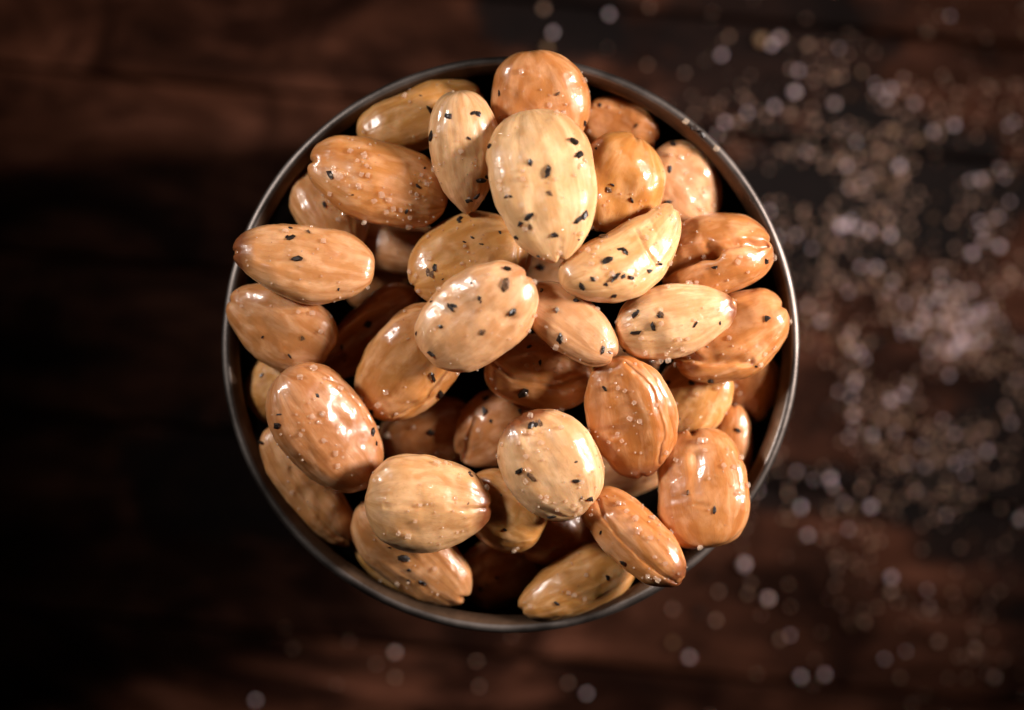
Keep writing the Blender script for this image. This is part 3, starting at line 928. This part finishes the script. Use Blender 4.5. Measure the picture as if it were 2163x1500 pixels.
def joined(name, items, mat, z_off):
    """Very small grains, too many to pick apart, as one real mesh."""
    VV, FF, b = [], [], 0
    for i, (sz, p, nrm) in enumerate(items):
        V, F = SALT_SHAPES[i % 10][0], SALT_SHAPES[i % 10][1]
        r = random.Random(i)
        q = (nrm.to_track_quat('Z', 'Y') @ Matrix.Rotation(r.uniform(0, 6.28), 3, 'Z').to_quaternion()).to_matrix()
        c = p + nrm * sz * .32
        c = Vector((c.x * MM, c.y * MM, (c.z + z_off) * MM))
        for v in V:
            VV.append(c + q @ (Vector(v) * sz))
        FF += [tuple(k_ + b for k_ in f) for f in F]
        b += len(V)
    return put(name, mesh(name, VV, FF, mat))


fine = joined('salt_dust', [(c[0], c[1], c[2]) for c in cand[300:]], M_SALT, RIM_H)
tag(fine, 'fine salt dust clinging all over the oily almonds', 'salt', kind='stuff')

# a few grains caught on the cup's rim
for i, (px, py, what) in enumerate([(1455, 248, 's'), (1518, 309, 's'), (1472, 262, 'p'), (1488, 277, 'p')]):
    x, y = flat(px, py)
    dx, dy = x - cux, y - cuy
    f = (R0 - 1.0) / math.hypot(dx, dy)
    p = Vector((cux + dx * f, cuy + dy * f, 0.0))
    if what == 's':
        o = place('salt_grain', SALT_SHAPES[i][2], p, Vector((0, 0, 1)), (1.0, 1.1, .9), 5 + i, .05)
        tag(o, 'pinkish salt grain caught on the upper right rim of the cup', 'salt grain', 'salt on the rim')
    else:
        o = place('pepper_flake', PEPPER_SHAPES[i][0], p, Vector((0, 0, 1)), (1.6, 1.1, .8), 5 + i, .05)
        tag(o, 'black pepper flake caught on the upper right rim of the cup', 'pepper flake', 'pepper on the rim')

# ---------------------------------------------------------------- salt and pepper on the table
def where(x, y):
    f = S * (CAM_D + RIM_H) / CAM_D
    px, py = x / f + ICX, ICY - y / f
    if px < 1450:
        return 'on the wood above the cup' if py < 700 else 'on the dark wood below the cup'
    if py < 610:
        return 'on the black stain at the upper right' if px > 1650 else 'on the dark wood by the upper right rim'
    if py < 860:
        return 'on the reddish brown wood right of the cup'
    return 'on the dark wood at the lower right'


TS = []
for i in range(10):
    TS.append(mesh('table_salt_grain', SALT_SHAPES[i][0], SALT_SHAPES[i][1], M_TSALT, True))
rng = random.Random(77)
spots = []


def strew(n_, cx, cy, sx, sy, lo, hi):
    got = 0
    while got < n_:
        px, py = rng.gauss(cx, sx), rng.gauss(cy, sy)
        x, y = on_table(px, py)
        if math.hypot(x - cux, y - cuy) < R0 + 1:
            continue
        if rng.random() > .35 + 1.1 * float(vnoise(np.array([[x / 9, y / 9, 1.5]]), 91)[0]) + .2:
            continue
        if abs(x) > 160 or abs(y) > 120:
            continue
        spots.append((1.0 * rng.uniform(lo, hi) * (1.5 if rng.random() < .12 else 1), x, y))
        got += 1


strew(520, 1850, 370, 230, 210, .36, .85)
strew(330, 1990, 700, 150, 75, .38, .95)
strew(330, 1920, 900, 190, 150, .36, .85)
strew(130, 1880, 1180, 230, 180, .36, .85)
strew(14, 1150, 1420, 420, 60, .35, .75)
strew(260, 2300, 500, 160, 400, .4, .9)
strew(420, 1880, 430, 220, 250, .2, .42)
strew(300, 1960, 800, 190, 170, .2, .45)
for (px, py, sz) in TABLE_NOTED:
    x, y = on_table(px, py)
    spots.append((sz, x, y))
spots.sort(key=lambda t: -t[0] * (1 if (abs(t[1]) < 112 and abs(t[2]) < 78) else .3))
for i, (sz, x, y) in enumerate(spots):
    spots[i] = (sz, Vector((x, y, .0)), Vector((rng.uniform(-.3, .3), rng.uniform(-.3, .3), 1)).normalized())
for i, (sz, p, nrm) in enumerate(spots[:300]):
    o = place('table_salt_grain', TS[i % 10], p, nrm, (sz, sz * rng.uniform(.8, 1.1), sz * rng.uniform(.7, 1.0)), 3000 + i, .05, 0.0)
    w = where(p.x, p.y)
    tag(o, 'blurred salt grain lying ' + w, 'salt grain', 'salt ' + w)
rest = joined('scattered_salt', spots[300:], M_TSALT, 0.0)
tag(rest, 'finer salt scattered over the right side of the table', 'salt', kind='stuff')
rng = random.Random(8)
for i in range(90):
    px, py = rng.gauss(1880, 240), rng.gauss(640, 330)
    x, y = on_table(px, py)
    if math.hypot(x - cux, y - cuy) < R0 + 2:
        continue
    s0 = rng.uniform(.9, 1.8)
    o = place('pepper_flake', PEPPER_SHAPES[i % 14][i % 2], Vector((x, y, 0)), Vector((0, 0, 1)), (s0 * 1.2, s0, s0 * .7), 7000 + i, .05, 0.0)
    w = where(x, y)
    tag(o, 'blurred pepper fragment lying ' + w, 'pepper flake', 'pepper ' + w)
